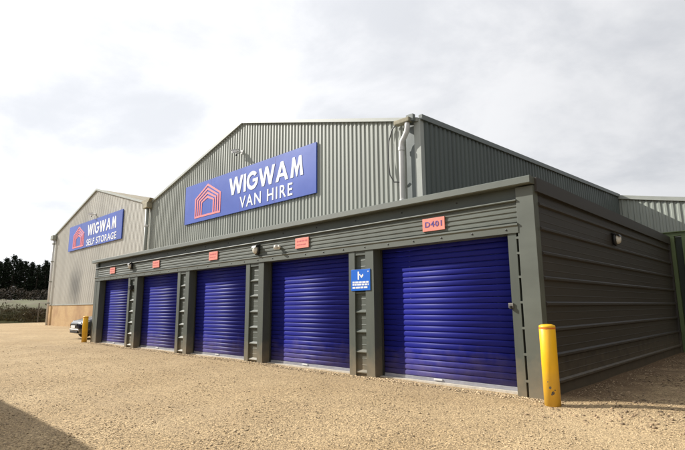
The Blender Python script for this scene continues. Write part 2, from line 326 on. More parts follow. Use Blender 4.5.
# ------------------------------------------------------------------ ground, yard, field
g = MB().add([(-2500, -2500, -.12), (2500, -2500, -.12), (2500, 2500, -.12), (-2500, 2500, -.12)], [(0, 1, 2, 3)]).build('ground', M_BANK); g['kind'] = 'structure'
def hnoise(x, y):
    return (.014*math.sin(x*1.3+.7*math.sin(y*.9))+.012*math.sin(y*1.9+1.2*math.sin(x*.55))+.008*math.sin(x*3.1+y*2.3))
def yard_z(x, y): return hnoise(x, y)*(.6 if y > -.6 and x < -.5 else 1)-.012
mb = MB()
xs = list(np.arange(-58, -22, 1.5))+list(np.arange(-22, 8, .3))+list(np.arange(8, 40, 4)); ys = list(np.arange(-60, -14, 4))+list(np.arange(-14, 1, .3))+list(np.arange(1, 60, 1.5))
mb.v = [(x, y, yard_z(x, y)) for x in xs for y in ys]; nx, ny = len(xs), len(ys)
mb.f = [(i*ny+j, (i+1)*ny+j, (i+1)*ny+j+1, i*ny+j+1) for i in range(nx-1) for j in range(ny-1)]
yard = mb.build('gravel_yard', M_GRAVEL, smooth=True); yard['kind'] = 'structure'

def bank_z(x, y):
    d = -57.5-x+.5*math.sin(y*.45)
    z = np.interp(d, [-1, 0, 1.5, 4, 9, 16, 40, 120, 400], [-.25, -.05, .7, 1.35, 1.9, 2.4, 3.0, 3.6, 5])
    return float(z)+(.12*math.sin(x*.8+y*.6)+.1*math.sin(y*1.1-x*.3) if d > .5 else 0)
xs = list(np.arange(-57, -80, -.8))+list(np.arange(-80, -140, -4))+[-180, -260, -420]; ys = list(np.arange(-120, -20, 8))+list(np.arange(-20, 40, .9))+list(np.arange(40, 180, 8))
mb = MB(); mb.v = [(x, y, bank_z(x, y)) for x in xs for y in ys]; nx, ny = len(xs), len(ys)
mb.f = [(i*ny+j, (i+1)*ny+j, (i+1)*ny+j+1, i*ny+j+1) for i in range(nx-1) for j in range(ny-1)]
bk = mb.build('field_bank', M_BANK, smooth=True); bk['kind'] = 'structure'
# rough grass tufts on the bank
mb = MB()
for i in range(11000):
    x = -57.6-abs(random.gauss(0, 1))*2.6; y = random.uniform(-8, 22); z = bank_z(x, y)
    for k in range(3):
        a = random.uniform(0, 6.28); h = random.uniform(.06, .26); wd = random.uniform(.03, .10)
        dx, dy = math.cos(a), math.sin(a); lx, ly = random.gauss(0, .15), random.gauss(0, .15)
        mb.add([(x-dx*wd, y-dy*wd, z-.05), (x+dx*wd, y+dy*wd, z-.05), (x+lx, y+ly, z+h)], [(0, 1, 2)])
o = mb.build('grass', M_TUFT); o['kind'] = 'stuff'; o['label'] = 'rough grass and dead weeds on the bank beyond the yard'

# loose limestone chips lying on the yard (real pebbles near the camera)
def pebbles(name, X, Y, S, m):
    n = len(X); base = np.array([(1, 0, 0), (-1, 0, 0), (0, 1, 0), (0, -1, 0), (0, 0, .7), (0, 0, -.7)], float)
    V = base[None]*(1+rng.uniform(-.35, .35, (n, 6, 1))); V = V*rng.uniform(.6, 1.25, (n, 1, 3)); a = rng.uniform(0, 6.28, n)
    c, s = np.cos(a)[:, None], np.sin(a)[:, None]; x = V[..., 0]*c-V[..., 1]*s; y = V[..., 0]*s+V[..., 1]*c
    til = rng.normal(0, .35, (n, 1)); z = V[..., 2]+til*x
    Z = np.array([yard_z(p, q) for p, q in zip(X, Y)])
    P = np.stack([X[:, None]+x*S[:, None], Y[:, None]+y*S[:, None], Z[:, None]+(z*.7+.12)*S[:, None]], -1).reshape(-1, 3)
    F = np.array([(0, 2, 4), (2, 1, 4), (1, 3, 4), (3, 0, 4), (2, 0, 5), (1, 2, 5), (3, 1, 5), (0, 3, 5)])
    F = (F[None]+6*np.arange(n)[:, None, None]).reshape(-1)
    me = bpy.data.meshes.new(name); me.vertices.add(len(P)); me.vertices.foreach_set('co', P.ravel()); nf = len(F)//3
    me.loops.add(len(F)); me.loops.foreach_set('vertex_index', F.astype(np.int32)); me.polygons.add(nf)
    me.polygons.foreach_set('loop_start', np.arange(0, len(F), 3, dtype=np.int32)); me.update(calc_edges=True); me.validate()
    me.materials.append(m); o = link(name, me); o['kind'] = 'stuff'; return o
def in_view(n, dmin, dmax, power):
    u = rng.uniform(0, 1, n); d = dmin+(dmax-dmin)*u**power; a = YAW+rng.uniform(-R(37), R(37), n)
    return CAM.x-np.sin(a)*d, CAM.y+np.cos(a)*d
X, Y = in_view(150000, 2.2, 24, 1.55); k = (Y < -.03) | (X > -.55); X, Y = X[k], Y[k]
o = pebbles('gravel', X, Y, rng.gamma(2.2, .0026, len(X)).clip(.003, .022), M_SHINGLE); o['label'] = 'loose tan limestone chips scattered over the yard'
X = rng.uniform(-19.6, -.5, 16000); Y = -np.abs(rng.normal(0, .11, len(X)))-.0
o = pebbles('drifted_grit', X, Y, rng.gamma(2.2, .005, len(X)).clip(.005, .032), M_SHINGLE); o['label'] = 'grit drifted against the feet of the piers and door sills'
X = rng.uniform(-.55, 2.2, 5200); Y = rng.uniform(-1.2, 9, 5200)
o = pebbles('rubble', X, Y, rng.gamma(3, .0045, len(X)).clip(.008, .04), M_RUBBLE); o['label'] = 'coarser stones and clods along the foot of the side wall'

# ------------------------------------------------------------------ corrugated sheet walls
def corr(mb, p0, p1, zbot, ztop, pitch=.215, depth=.035, out=(0, -1)):
    """trapezoidal vertical-rib sheet from p0 to p1; zbot/ztop are functions of metres along the wall"""
    d = Vector((p1[0]-p0[0], p1[1]-p0[1])); ln = d.length; d /= ln; o = Vector(out)
    s = 0; pts = []
    while s < ln:
        for f, h in ((0, 0), (.42, 0), (.54, 1), (.88, 1)):
            q = s+f*pitch
            if q <= ln: pts.append((q, h*depth))
        s += pitch
    pts.append((ln, 0))
    k = len(mb.v)
    for q, h in pts:
        c = Vector(p0[:2])+d*q+o*h
        mb.v += [(c.x, c.y, zbot(q)), (c.x, c.y, ztop(q))]
    for i in range(len(pts)-1): mb.f.append((k+2*i, k+2*i+2, k+2*i+3, k+2*i+1))
    return mb
FY = 5.66
def gable_fn(x0, xa, x1, ze, za, zr=None):
    zr = ze if zr is None else zr
    return lambda q: ze+(za-ze)*(q/(xa-x0)) if x0+q < xa else zr+(za-zr)*(x1-x0-q)/(x1-xa)
def verge(mb, x0, xa, x1, ze, za, y0, y1, th=.16, lift=.03, zr=None):
    for (ax, az), (bx, bz) in (((x0, ze), (xa, za)), ((xa, za), (x1, ze if zr is None else zr))):
        pr = [(ax, az-th+lift), (bx, bz-th+lift), (bx, bz+lift), (ax, az+lift)]
        mb.ext(pr, 'y', y0, y1)
def downpipe(parent, pts, r, m, zs, bm=None):
    p = MB().tube(pts, r, 12).build('downpipe', m, parent, smooth=True)
    for z in zs:
        MB().lathe([(r*1.02, -.03), (r*1.22, -.03), (r*1.22, .03), (r*1.02, .03)], 12, (pts[-1][0], pts[-1][1], z)).build('pipe_collar', bm or m, p)
    return p

# left warehouse (self storage gable)
A = thing('warehouse', 'tan gabled warehouse with orange brick base, the left one with smaller looking gable', 'warehouse', (-37.1, FY, 0))
def at(o): return Vector((-o.location.x, -o.location.y, -o.location.z))
def put(mb, name, m, parent, **k):
    """mesh written in world coordinates, hung under a thing that stands elsewhere"""
    o = mb.build(name, m, parent, **k); q = parent; off = Vector((0, 0, 0))
    while q is not None: off += q.location; q = q.parent
    o.location = -off; return o
x0, xa, x1, ze, za = -46.9, -37.1, -27.4, 7.95, 10.58
gf = gable_fn(x0, xa, x1, ze, za)
put(corr(MB(), (x0, FY), (x1, FY), lambda q: 1.72, gf, .215, .02), 'gable_cladding', M_CLADL, A)
put(MB().box(x0+.02, x1, FY-.02, FY+.25, -.2, 1.70), 'brick_plinth', M_STONE, A)
put(MB().box(x0, x1, FY-.06, FY+.2, 1.70, 1.76), 'drip_flashing', M_TRIMP, A)
mb = MB(); mb.add([(x0, FY+.1, 0), (x0, FY+.1, ze), (x0, 45, ze), (x0, 45, 0)], [(0, 1, 2, 3)]); put(mb, 'side_wall', M_CLADL, A)
mb = MB()
for (ax, az), (bx, bz) in (((x0-.1, ze), (xa, za)), ((xa, za), (x1, ze))):
    mb.ext([(ax, az+.03), (bx, bz+.03), (bx, bz+.07), (ax, az+.07)], 'y', FY-.02, 45)
put(mb, 'roof', M_ROOF, A)
mb = MB(); verge(mb, x0-.12, xa, x1, ze, za+.0, FY-.12, FY-.03, .14, .10); put(mb, 'verge_trim', M_TRIMP, A)
dp_ = put(MB().tube([(-46.55, FY-.2, 7.6), (-46.55, FY-.2, 0)], .10, 12), 'downpipe', M_PIPE, A, smooth=True)
for z in (1.9, 3.8, 5.6, 7.2): put(MB().lathe([(.1, -.05), (.13, -.05), (.13, .05), (.1, .05)], 12, (-46.55, FY-.2, z)), 'pipe_collar', M_PIPEG, dp_)
put(MB().box(-47.05, -46.35, FY-.38, FY-.06, 7.56, 7.98), 'gutter_hopper', M_PIPEG, A, bevel=.03)
put(MB().box(-47.25, -46.9, FY-.2, 45, 7.78, 7.94), 'gutter', M_PIPEG, A)

# right warehouse (van hire gable) with its long shaded side wall
B = thing('warehouse', 'pale olive ribbed warehouse with the tall gable behind the blue garage doors', 'warehouse', (-17.2, FY, 0))
x0, xa, x1, ze, za = -27.4, -17.2, -6.56, 7.93, 10.55
gf = gable_fn(x0, xa, x1, ze, za, 7.66)
put(corr(MB(), (x0, FY), (-7.24, FY), lambda q: 0, gf), 'gable_cladding', M_CLAD, B)
put(MB().box(-7.22, -6.82, FY-.01, FY+.05, 0, 7.70), 'corner_infill', M_FLASHB, B)
put(MB().box(-6.81, -6.55, FY-.09, FY+.12, 0, 7.68), 'corner_flashing', M_TRIMP, B)
BX, BY = -5.34, 23.97
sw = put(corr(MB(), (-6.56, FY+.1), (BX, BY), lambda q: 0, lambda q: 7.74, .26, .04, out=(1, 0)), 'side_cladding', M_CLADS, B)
mb = MB()
for (ax, ay), (bx, by) in (((-6.60, FY-.06), (BX, BY)),):
    mb.add([(ax+i, ay, z) for i in (-.02, .12) for z in (7.66, 7.84)]+[(bx+i, by, z) for i in (-.02, .12) for z in (7.66, 7.84)], [(0, 1, 3, 2), (4, 6, 7, 5), (0, 4, 5, 1), (2, 3, 7, 6), (1, 5, 7, 3), (0, 2, 6, 4)])
put(mb, 'eaves_trim', M_FLASHB, B)
mb = MB()
mb.ext([(x0, ze+.03), (xa, za+.03), (xa, za+.07), (x0, ze+.07)], 'y', FY-.02, 45)
mb.add([(xa, FY-.02, za+.04), (x1, FY-.02, 7.70), (BX, BY, 7.80), (xa, BY, za+.04)], [(0, 1, 2, 3)])
put(mb, 'roof', M_ROOF, B)
mb = MB(); verge(mb, x0+.05, xa, x1-.06, ze, za, FY-.14, FY-.05, .13, .08, 7.66); put(mb, 'verge_trim', M_TRIMP, B)
# valley gutter end and its downpipe
put(MB().box(-27.62, -26.98, FY-.42, FY-.06, 7.62, 7.98), 'gutter_hopper', M_RUST, B, bevel=.04)
put(MB().ext([(-27.75, 7.95), (-27.05, 7.95), (-26.75, 8.22), (-28.0, 8.14)], 'y', FY-.36, FY-.15), 'valley_gutter_end', M_RUST, B)
dp_ = put(MB().tube([(-27.28, FY-.24, 7.7), (-27.28, FY-.24, 2.2)], .115, 12), 'downpipe', M_PIPEG, B, smooth=True)
for z in (4.6, 6.5): put(MB().lathe([(.115, -.06), (.14, -.06), (.14, .06), (.115, .06)], 12, (-27.28, FY-.24, z)), 'pipe_collar', M_PIPE, dp_)
# right-hand downpipe with swan neck and hopper
put(MB().box(-7.45, -6.80, FY-.40, FY-.15, 7.60, 7.76), 'gutter_hopper', M_RUST, B, bevel=.03)
put(MB().box(-6.98, -6.70, FY-.30, FY-.15, 7.62, 7.86), 'hopper_bracket', M_FLASHB, B)
sp = [(-6.95, FY-.28, 7.64), (-6.95, FY-.28, 7.45), (-6.98, FY-.27, 7.30), (-7.10, FY-.25, 7.14), (-7.23, FY-.23, 7.00), (-7.27, FY-.22, 6.84), (-7.27, FY-.22, 6.6), (-7.27, FY-.22, 3.0)]
dp_ = put(MB().tube(sp, .092, 14), 'downpipe', M_PIPE, B, smooth=True)
for z in (6.75, 4.9): put(MB().lathe([(.092, -.06), (.113, -.06), (.113, .06), (.092, .06)], 14, (-7.27, FY-.22, z)), 'pipe_collar', M_PIPE, dp_)
cb_ = [(-7.5, 7.75), (-7.75, 7.62), (-7.92, 7.2), (-7.95, 6.6), (-7.86, 5.95), (-7.68, 5.66), (-7.45, 5.62), (-7.28, 5.66)]
put(MB().tube([(x, FY-.12+.03*math.sin(i), z) for i, (x, z) in enumerate(cb_)], .022, 6), 'cable', M_BLACK, B, smooth=True)

# third warehouse, far right behind the garage
Cw = thing('warehouse', 'far ribbed warehouse wall at the right edge crossed by a diagonal shadow', 'warehouse', (0, BY, 0))
zt = lambda q: 7.66-.2*q
put(corr(MB(), (BX, BY), (9, BY), lambda q: 0, zt, .30, .045), 'gable_cladding', mat('grey_green_cladding', (.30, .325, .285), .5, 0, .08, .8, (1.5, 1, .1)), Cw)
mb = MB(); mb.ext([(BX, 7.56), (9, zt(9-BX)-.1), (9, zt(9-BX)+.12), (BX, 7.78)], 'y', BY-.16, BY-.06); put(mb, 'verge_trim', M_TRIMP, Cw)
mb = MB(); mb.ext([(BX, 7.66), (9, zt(9-BX)), (9, zt(9-BX)+.06), (BX, 7.72)], 'y', BY-.05, 45); mb.box(8.95, 9.0, BY, 45, 0, zt(9-BX)); put(mb, 'roof', M_ROOF, Cw)

# ------------------------------------------------------------------ the garage block
G = thing('garage_block', 'low olive green steel lock-up garage block with five blue roller doors', 'garages', (-10, 0, 0))
H = 2.53; XL, XR = -19.58, -.63
piers = [(-16.11, -15.33), (-12.26, -11.52), (-8.47, -7.69), (-4.68, -3.99)]
doors = [(-19.01, -16.11), (-15.33, -12.26), (-11.52, -8.47), (-7.69, -4.68), (-3.99, -1.09)]
RIB = .40
rib_cache = {}
def rib_mesh(w):
    k = round(w, 2)
    if k not in rib_cache:
        rib_cache[k] = MB().ext([(.0, -.036), (-.044, -.024), (-.048, -.004), (.0, .042)], 'x', -k/2, k/2).mesh('cladding_rib', M_GREEN)
    return rib_cache[k]
for l, r in piers:
    a, b = l+.17, r-.22
    pi = put(MB().box(l, a, 0, .31, -.12, H).box(b, r, 0, .31, -.12, H).box(a, b, .012, .31, H-.09, H).box(a, b, .06, .31, -.12, H-.09), 'pier', M_GREEN, G)
    for k in range(7):
        z = .07+RIB*k
        if z > H-.14: break
        o = link('cladding_rib', rib_mesh(b-a-.004), pi); o.location = Vector(((a+b)/2, .0605, z))
    mb = MB()
    for k in range(6):
        for dz in (.13, .26):
            z = .07+RIB*k+dz
            if z < H-.12: mb.ext([(.0605, z-.014), (.0565, z), (.0605, z+.014)], 'x', a+.002, b-.002)
    o = mb.build('swage_lines', M_GREEN, pi); o['kind'] = 'stuff'
# left end post and right corner post
lp = put(MB().box(-19.58, -19.33, 0, .3, -.12, 3.26).box(-19.30, -19.01, 0, .31, -.12, H).box(-19.33, -19.30, .05, .3, -.12, H), 'end_post', M_GREEN, G)
rp = put(MB().box(-1.09, -.945, 0, .31, -.12, H), 'door_jamb', M_GREEN, G)
cp = put(MB().box(-.905, XR+.012, -.012, .014, -.12, 3.27).box(XR-.012, XR+.012, .014, .17, -.12, 3.27), 'corner_post', M_GREENTRIM, G, bevel=.004)
put(MB().box(-.945, -.905, .12, .31, -.12, H), 'slot_backing', M_DARK, G)
clip = MB().box(-.03, .03, -.01, .02, -.018, .018).mesh('bracket', M_GREENTRIM)
for z in (.22, .62, 1.02, 1.42, 1.82, 2.2, 2.45):
    o = link('bracket', clip, cp); o.location = (-.925, 0, z)
# fascia
put(MB().box(XL+.06, XR-.25, .06, .14, 3.04, 3.30), 'upper_fascia', M_GREEN, G)
put(MB().ext([(.06, 3.045), (-.035, 3.05), (-.04, 3.062), (-.035, 3.075), (.06, 3.095)], 'x', XL+.03, -.90), 'fascia_ledge', M_GREENTRIM, G)
prof = [(.14, 2.66), (.02, 2.66)]
for k in range(4):
    z = 2.70+k*.085
    prof += [(.02, z), (.006, z+.012), (.006, z+.05), (.02, z+.062)]
prof += [(.02, 3.045), (.14, 3.045)]
put(MB().ext(prof, 'x', XL+.06, -.90), 'ribbed_fascia', M_GREENTRIM, G)
lt = put(MB().ext([(.30, H), (-.022, H), (-.024, H+.10), (-.042, H+.125), (-.040, H+.15), (.02, H+.165), (.30, H+.165)], 'x', XL+.04, -.897), 'lintel_flashing', M_GREENTRIM, G)
bolt = MB().lathe([(.016, 0), (.016, .008), (.007, .012)], 8).mesh('bolt', M_BLACK)
bolt.transform(Matrix.Rotation(R(90), 4, 'X'))
x = XL+.5
i = 0
while x < -1:
    o = link('bolt', bolt, lt); o.location = (x, -.0225, H+.06)
    if i % 2: o = link('bolt', bolt, lt); o.location = (x+.3, .06, 3.2)
    x += .62; i += 1
tr = put(MB().ext([(.20, 3.30), (-.12, 3.285), (-.135, 3.30), (-.13, 3.40), (-.11, 3.415), (.20, 3.395)], 'x', XL-.13, XR+.02), 'roof_edge_trim', M_GREENTRIM, G)
put(MB().box(XL, XR-.02, .2, FY-.02, 3.33, 3.37).box(-6.1, XR-.02, FY-.02, 9.86, 3.33, 3.37), 'roof', M_GREEN, G)
# side wall: horizontal trapezoidal cladding with each main rib its own piece
side = put(MB().box(XR-.1, XR, .1, 9.86, -.12, 3.2), 'side_wall', M_GREENSHADE, G)
srib = MB().ext([(-.004, -.045), (.036, -.018), (.036, .016), (-.004, .042)], 'y', -4.84, 4.84).mesh('cladding_rib', M_GREENSHADE)
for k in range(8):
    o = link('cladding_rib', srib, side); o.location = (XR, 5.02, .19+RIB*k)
mb = MB()
for k in range(8):
    for dz in (.13, .265):
        z = .19+RIB*k+dz
        if z < 3.12: mb.ext([(XR-.002, z-.012), (XR+.003, z-.006), (XR+.003, z+.006), (XR-.002, z+.012)], 'y', .19, 9.8)
put(mb, 'swage_lines', M_GREENSHADE, side)['kind'] = 'stuff'
put(MB().box(XR+.005, XR+.055, .06, 9.9, 3.17, 3.405).box(XR-.25, XR+.005, .25, 9.9, 3.372, 3.402), 'parapet_flashing', M_GREENSHADE, G)
put(MB().box(XR-.1, XR+.05, 9.78, 9.9, -.12, 3.168), 'rear_corner_flashing', M_GREENSHADE, G)
put(MB().box(XL, XL+.1, .3, FY-.02, -.12, 3.3), 'end_wall', M_GREEN, G)
put(MB().box(-6.1, XR-.1, 9.78, 9.86, -.12, 3.3), 'rear_wall', M_GREENSHADE, G)
# roller doors, slat by slat
PT = .1035; NS = 24
def slat_mesh(w):
    pr = [(.03, .001), (.002, .001), (-.008, .010), (-.0125, .026), (-.0135, .050), (-.0120, .074), (-.006, .091), (.004, PT-.004), (.03, PT-.004)]
    me = MB().ext(pr, 'x', -w/2, w/2).mesh('slat', M_BLUE)
    for p in me.polygons: p.use_smooth = abs(p.normal.x) < .5 and p.normal.y < -.05
    return me
for di, (l, r) in enumerate(doors):
    d = bpy.data.objects.new('roller_door', None); COL.objects.link(d); d.parent = G; cx = (l+r)/2; d.location = (cx+10, .26, 0); wd = r-l
    me = slat_mesh(wd+.04)
    for k in range(NS):
        o = link('slat', me, d); o.location = (random.uniform(-.003, .003), random.uniform(-.0015, .0015), .075+k*PT); o.rotation_euler = (random.gauss(0, .006), 0, random.gauss(0, .0004))
    MB().box(-wd/2-.02, wd/2+.02, -.014, .04, .014, .073).build('bottom_bar', M_ALU if di else M_ALU, d, bevel=.004)
    hx = -.15
    MB().box(hx-.09, hx+.09, -.036, -.015, .035, .068).build('pull_handle', M_PIPE, d, bevel=.008)
    MB().box(-wd/2-.02, -wd/2+.045, -.035, -.02, .02, H).box(wd/2-.045, wd/2+.02, -.035, -.02, .02, H).build('guide_rail', M_DARK if di else M_DARK, d)
    MB().box(-wd/2+.0, wd/2-.0, -.11, .06, -.12, .012).build('threshold', M_CONC, d)
    if di == 4:
        lk = MB().box(wd/2-.05, wd/2+.03, -.285, -.262, 1.33, 1.41).build('lock_hasp', M_DARKST, d, bevel=.006)
        MB().lathe([(.022, 0), (.022, .05)], 10, (wd/2-.01, -.29, 1.315)).build('padlock', M_BLACK, lk)

# ------------------------------------------------------------------ signs
def logo(parent, x0, x1, zb, ze, zp, y, n=4, t=.11, gap=.10):
    """nested house outlines, coral"""
    cx = (x0+x1)/2; step = t+gap
    def outline(k):
        i = k*step; return [(x0+i, zb), (x0+i, ze-i*.42), (cx, zp-i*1.05), (x1-i, ze-i*.42), (x1-i, zb)]
    for k in range(n):
        o_, i_ = outline(k), None
        s = k*step+t; i_ = [(x0+s, zb), (x0+s, ze-s*.42), (cx, zp-s*1.05), (x1-s, ze-s*.42), (x1-s, zb)]
        mb = MB()
        for a in range(4):
            q = [o_[a], o_[a+1], i_[a+1], i_[a]]
            mb.add([(p[0], y-.012, p[1]) for p in q]+[(p[0], y, p[1]) for p in q], [(0, 1, 2, 3), (4, 7, 6, 5), (0, 4, 5, 1), (3, 2, 6, 7)])
        mb.build('house_outline', M_CORAL, parent)
    MB().box(x0, x1, y-.012, y, zb-t*.95, zb-.004).build('house_base_line', M_CORAL, parent)
def big_sign(name, label, x0, x1, z0, z1, words, logo_box):
    cx, cz = (x0+x1)/2, z0
    s = thing(name, label, 'sign', (cx, FY-.10, cz), 'blue company signs on the gables')
    bd = MB().box(x0-cx, x1-cx, -.02, .05, 0, z1-z0).build('board', M_SIGN, s)
    nn = 4
    for k in range(1, nn): MB().box(x0-cx+(x1-x0)*k/nn-.006, x0-cx+(x1-x0)*k/nn+.006, -.0225, -.02, .0, z1-z0).build('panel_joint', M_INK, bd)
    for t, bx, off, sp_ in words:
        q = (bx[0]-cx, bx[1]-cx, bx[2]-cz, bx[3]-cz)
        if t == 'WIGWAM': block_word(t, M_WHITE, q, s, -.0235)
        else: font_word(t, M_WHITE, q, s, .012, off, -.0235, sp_)
    a = logo_box; logo(s, a[0]-cx, a[1]-cx, a[2]-cz, a[3]-cz, a[4]-cz, -.0235)
    return s
big_sign('fascia_sign', 'large blue sign with white WIGWAM VAN HIRE lettering and coral house outlines', -22.62, -11.72, 5.98, 8.14,
         [('WIGWAM', (-18.15, -12.42, 6.90, 7.79), .035, 1.05), ('VAN HIRE', (-17.18, -13.20, 6.13, 6.70), .012, 1.2)], (-21.5, -18.92, 6.30, 7.28, 7.94))
big_sign('fascia_sign', 'blue sign with white WIGWAM SELF STORAGE lettering on the left gable', -42.62, -31.5, 6.15, 8.22,
         [('WIGWAM', (-38.2, -32.4, 7.03, 7.90), .035, 1.05), ('SELF STORAGE', (-38.25, -32.35, 6.25, 6.76), .012, 1.15)], (-41.5, -38.95, 6.42, 7.38, 8.02))
# salmon unit plates above the doors
def plate(x0, x1, z0, z1, label, code=None):
    cx = (x0+x1)/2; s = thing('unit_sign', label, 'sign', (cx, -.012, z0), 'salmon plates above the doors'); w_ = (x1-x0)/2; h = z1-z0
    MB().box(-w_, w_, -.008, .014, 0, h).build('plate', M_SALMON, s, bevel=.003)
    if code: font_word(code, M_INK, (-w_*.76, w_*.76, h*.30, h*.74), s, .004, .018, -.009, 1.15)
    else:
        rnd = random.Random(x0)
        for z_, hh in ((.62, .14), (.30, .09)):
            x_ = -w_*.75
            while x_ < w_*.6:
                ww = rnd.uniform(.05, .12); MB().box(x_, min(x_+ww, w_*.78), -.011, -.0085, h*z_, h*(z_+hh)).build('print_mark', M_REDINK, s); x_ += ww+.025
plate(-2.74, -2.26, 2.745, 2.985, 'salmon plate lettered in violet above the nearest roller door', 'D401')
plate(-6.43, -5.95, 2.755, 3.0, 'salmon plate right of the two wall lamps above the second nearest door')
plate(-10.37, -9.90, 2.755, 3.0, 'salmon plate above the middle roller door')
plate(-14.1, -13.6, 2.76, 3.0, 'salmon plate above the second door from the left')
plate(-17.95, -17.45, 2.76, 3.0, 'salmon plate above the leftmost roller door')
# blue notice on the pier
s = thing('notice_sign', 'small bright blue notice with white pictogram on the pier beside the nearest door', 'sign', (-4.335, -.004, 1.70))
MB().box(-.265, .265, -.012, .003, 0, .44).build('plate', M_CSIGN, s, bevel=.003)
mb = MB().add([(-.075, -.0145, .395), (-.035, -.0145, .395), (-.035, -.0145, .225), (-.075, -.0145, .225)], [(0, 1, 2, 3)])
mb.add([(-.034, -.0145, .33), (.03, -.0145, .255), (.085, -.0145, .305), (.075, -.0145, .345), (.045, -.0145, .325), (.02, -.0145, .30), (-.012, -.0145, .348)], [(0, 1, 2, 3, 4, 5, 6)])
mb.build('pictogram', M_WHITE, s)
MB().box(.2, .225, -.0145, -.0125, .375, .40).build('print_mark', M_WHITE, s)
rnd = random.Random(3)
for z in (.155, .105, .045):
    x = -.225
    while x < .2:
        ww = rnd.uniform(.05, .12); e = min(x+ww, .225); MB().box(x, e, -.0145, -.0125, z, z+.036).build('print_mark', M_WHITE, s); x = e+.015

# ------------------------------------------------------------------ wall lamps, sensor, cameras
def bulkhead(label, loc, rz=0, sc=1.0):
    s = thing('bulkhead_light', label, 'wall lamp', loc, 'bulkhead lamps on the garage', rz); s.scale = (sc,)*3
    bk_ = MB().lathe([(.085, 0), (.10, .02), (.10, .05), (.085, .07)], 20).mesh('housing', M_BLACK, smooth=True); bk_.transform(Matrix.Rotation(R(90), 4, 'X')@Matrix.Diagonal((1, 1.45, 1, 1)))
    link('housing', bk_, s)
    df = MB().lathe([(.078, .06), (.075, .10), (.055, .135), (.02, .15)], 20).mesh('diffuser', M_DIFF, smooth=True); df.transform(Matrix.Rotation(R(90), 4, 'X')@Matrix.Diagonal((1, 1.4, 1, 1)))
    link('diffuser', df, s)
    hd = MB().ext([(-.0, .15), (-.13, .10), (-.15, .045), (-.13, .05), (-.01, .125)], 'x', -.085, .085).build('hood', M_BLACK, s)
    return s
bulkhead('oval black and cream bulkhead lamp above the pier between second and third nearest doors', (-7.96, -.0, 2.86))
bulkhead('oval bulkhead lamp above the pier nearest the left end', (-15.87, -.0, 2.95))
bulkhead('black hooded bulkhead lamp high on the shaded side wall', (XR+.012, 4.14, 2.78), R(90))
s = thing('motion_sensor', 'small white motion sensor right of the oval lamp on the fascia', 'sensor', (-7.04, .0, 2.85))
me = MB().lathe([(.035, 0), (.05, .02), (.05, .05), (.035, .06)], 16).mesh('base', M_DIFF, smooth=True); me.transform(Matrix.Rotation(R(90), 4, 'X')); link('base', me, s)
MB().tube([(0, -.05, 0), (0, -.10, -.015)], .018, 8).build('knuckle', M_DIFF, s, smooth=True)
me = MB().lathe([(.02, -.055), (.045, -.05), (.055, 0), (.045, .045), (.02, .06)], 16, (0, -.13, -.01)).build('sensor_head', M_DIFF, s, smooth=True)
s = thing('key_box', 'small black box fixed halfway up the pier nearest the left end', 'box', (-15.78, .03, 2.13))
MB().box(-.09, .09, -.11, .03, -.09, .10).build('case', M_BLACK, s, bevel=.015); MB().box(-.07, .07, -.125, -.112, -.03, .07).build('lid', M_BLACK, s, bevel=.006)
def gable_cam(label, x, z):
    s = thing('security_camera', label, 'camera', (x, FY-.05, z), 'security cameras on the gables'); s.scale = (.62,)*3
    MB().box(-.12, .12, -.05, .02, -.14, .14).build('wall_plate', M_PIPE, s, bevel=.01)
    MB().tube([(0, -.03, 0), (-.04, -.30, -.02), (-.08, -.48, .03)], .035, 8).build('arm', M_PIPE, s, smooth=True)
    b_ = MB().box(-.13, .13, -.72, -.20, -.02, .20).build('housing', M_WHITE, s, bevel=.03); b_.location = (-.06, -.06, .03); b_.rotation_euler = (R(12), 0, R(-28))
    MB().box(-.16, .16, -.80, -.16, .205, .225).build('sun_shield', M_WHITE, b_)
    MB().lathe([(.05, 0), (.07, -.1), (.04, -.14)], 12, (-.3, -.35, -.18)).build('lamp', M_BLACK, s, smooth=True)
    MB().tube([(-.05, -.1, -.05), (-.3, -.35, -.18)], .02, 6).build('lamp_bracket', M_BLACK, s)
gable_cam('white security camera just above the WIGWAM VAN HIRE sign', -17.2, 9.0)
gable_cam('white security camera on the left gable above the self storage sign', -37.0, 8.62)

# ------------------------------------------------------------------ bollards
def bollard(label, x, y, r, h):
    s = thing('bollard', label, 'bollard', (x, y, 0), 'yellow bollards at the garage corners')
    MB().lathe([(r, -.12), (r, h-.03), (r*.985, h-.028)], 32).build('post', M_YEL, s, smooth=False)
    for p in s.children[0].data.polygons: p.use_smooth = abs(p.normal.z) < .5
    MB().lathe([(r*1.0, h-.028), (r*1.02, h-.02), (r*.96, h+.002), (r*.6, h+.014), (r*.15, h+.018)], 32).build('cap', M_YEL, s, smooth=True)
    MB().lathe([(r*1.012, h-.05), (r*1.018, h-.048), (r*1.018, h-.03), (r*1.012, h-.028)], 32).build('rim_band', M_ORANGE, s)
    return s
b1 = bollard('yellow bollard in front of the near corner of the side wall', -.445, -.29, .112, 1.08)
for a, z, sz in ((-1.35, .22, .018), (-1.05, .15, .022), (-1.2, .13, .012), (-.8, .19, .010), (-1.6, .30, .008)):   # scuffs: chipped paint patches
    a_ = a; r = .1125
    pts = [(r*math.cos(a_+da*sz/r), r*math.sin(a_+da*sz/r), z+dz*sz) for da, dz in ((-1, -.6), (.3, -1.1), (1, .2), (.2, 1.3), (-.8, .7))]
    pts2 = [(p[0]*1.008, p[1]*1.008, p[2]) for p in pts]
    MB().add(pts2, [(0, 1, 2, 3, 4)]).build('paint_chip', M_WOODP, b1)
bollard('yellow bollard at the far left corner beside the black car', -19.95, -.12, .105, 1.05)

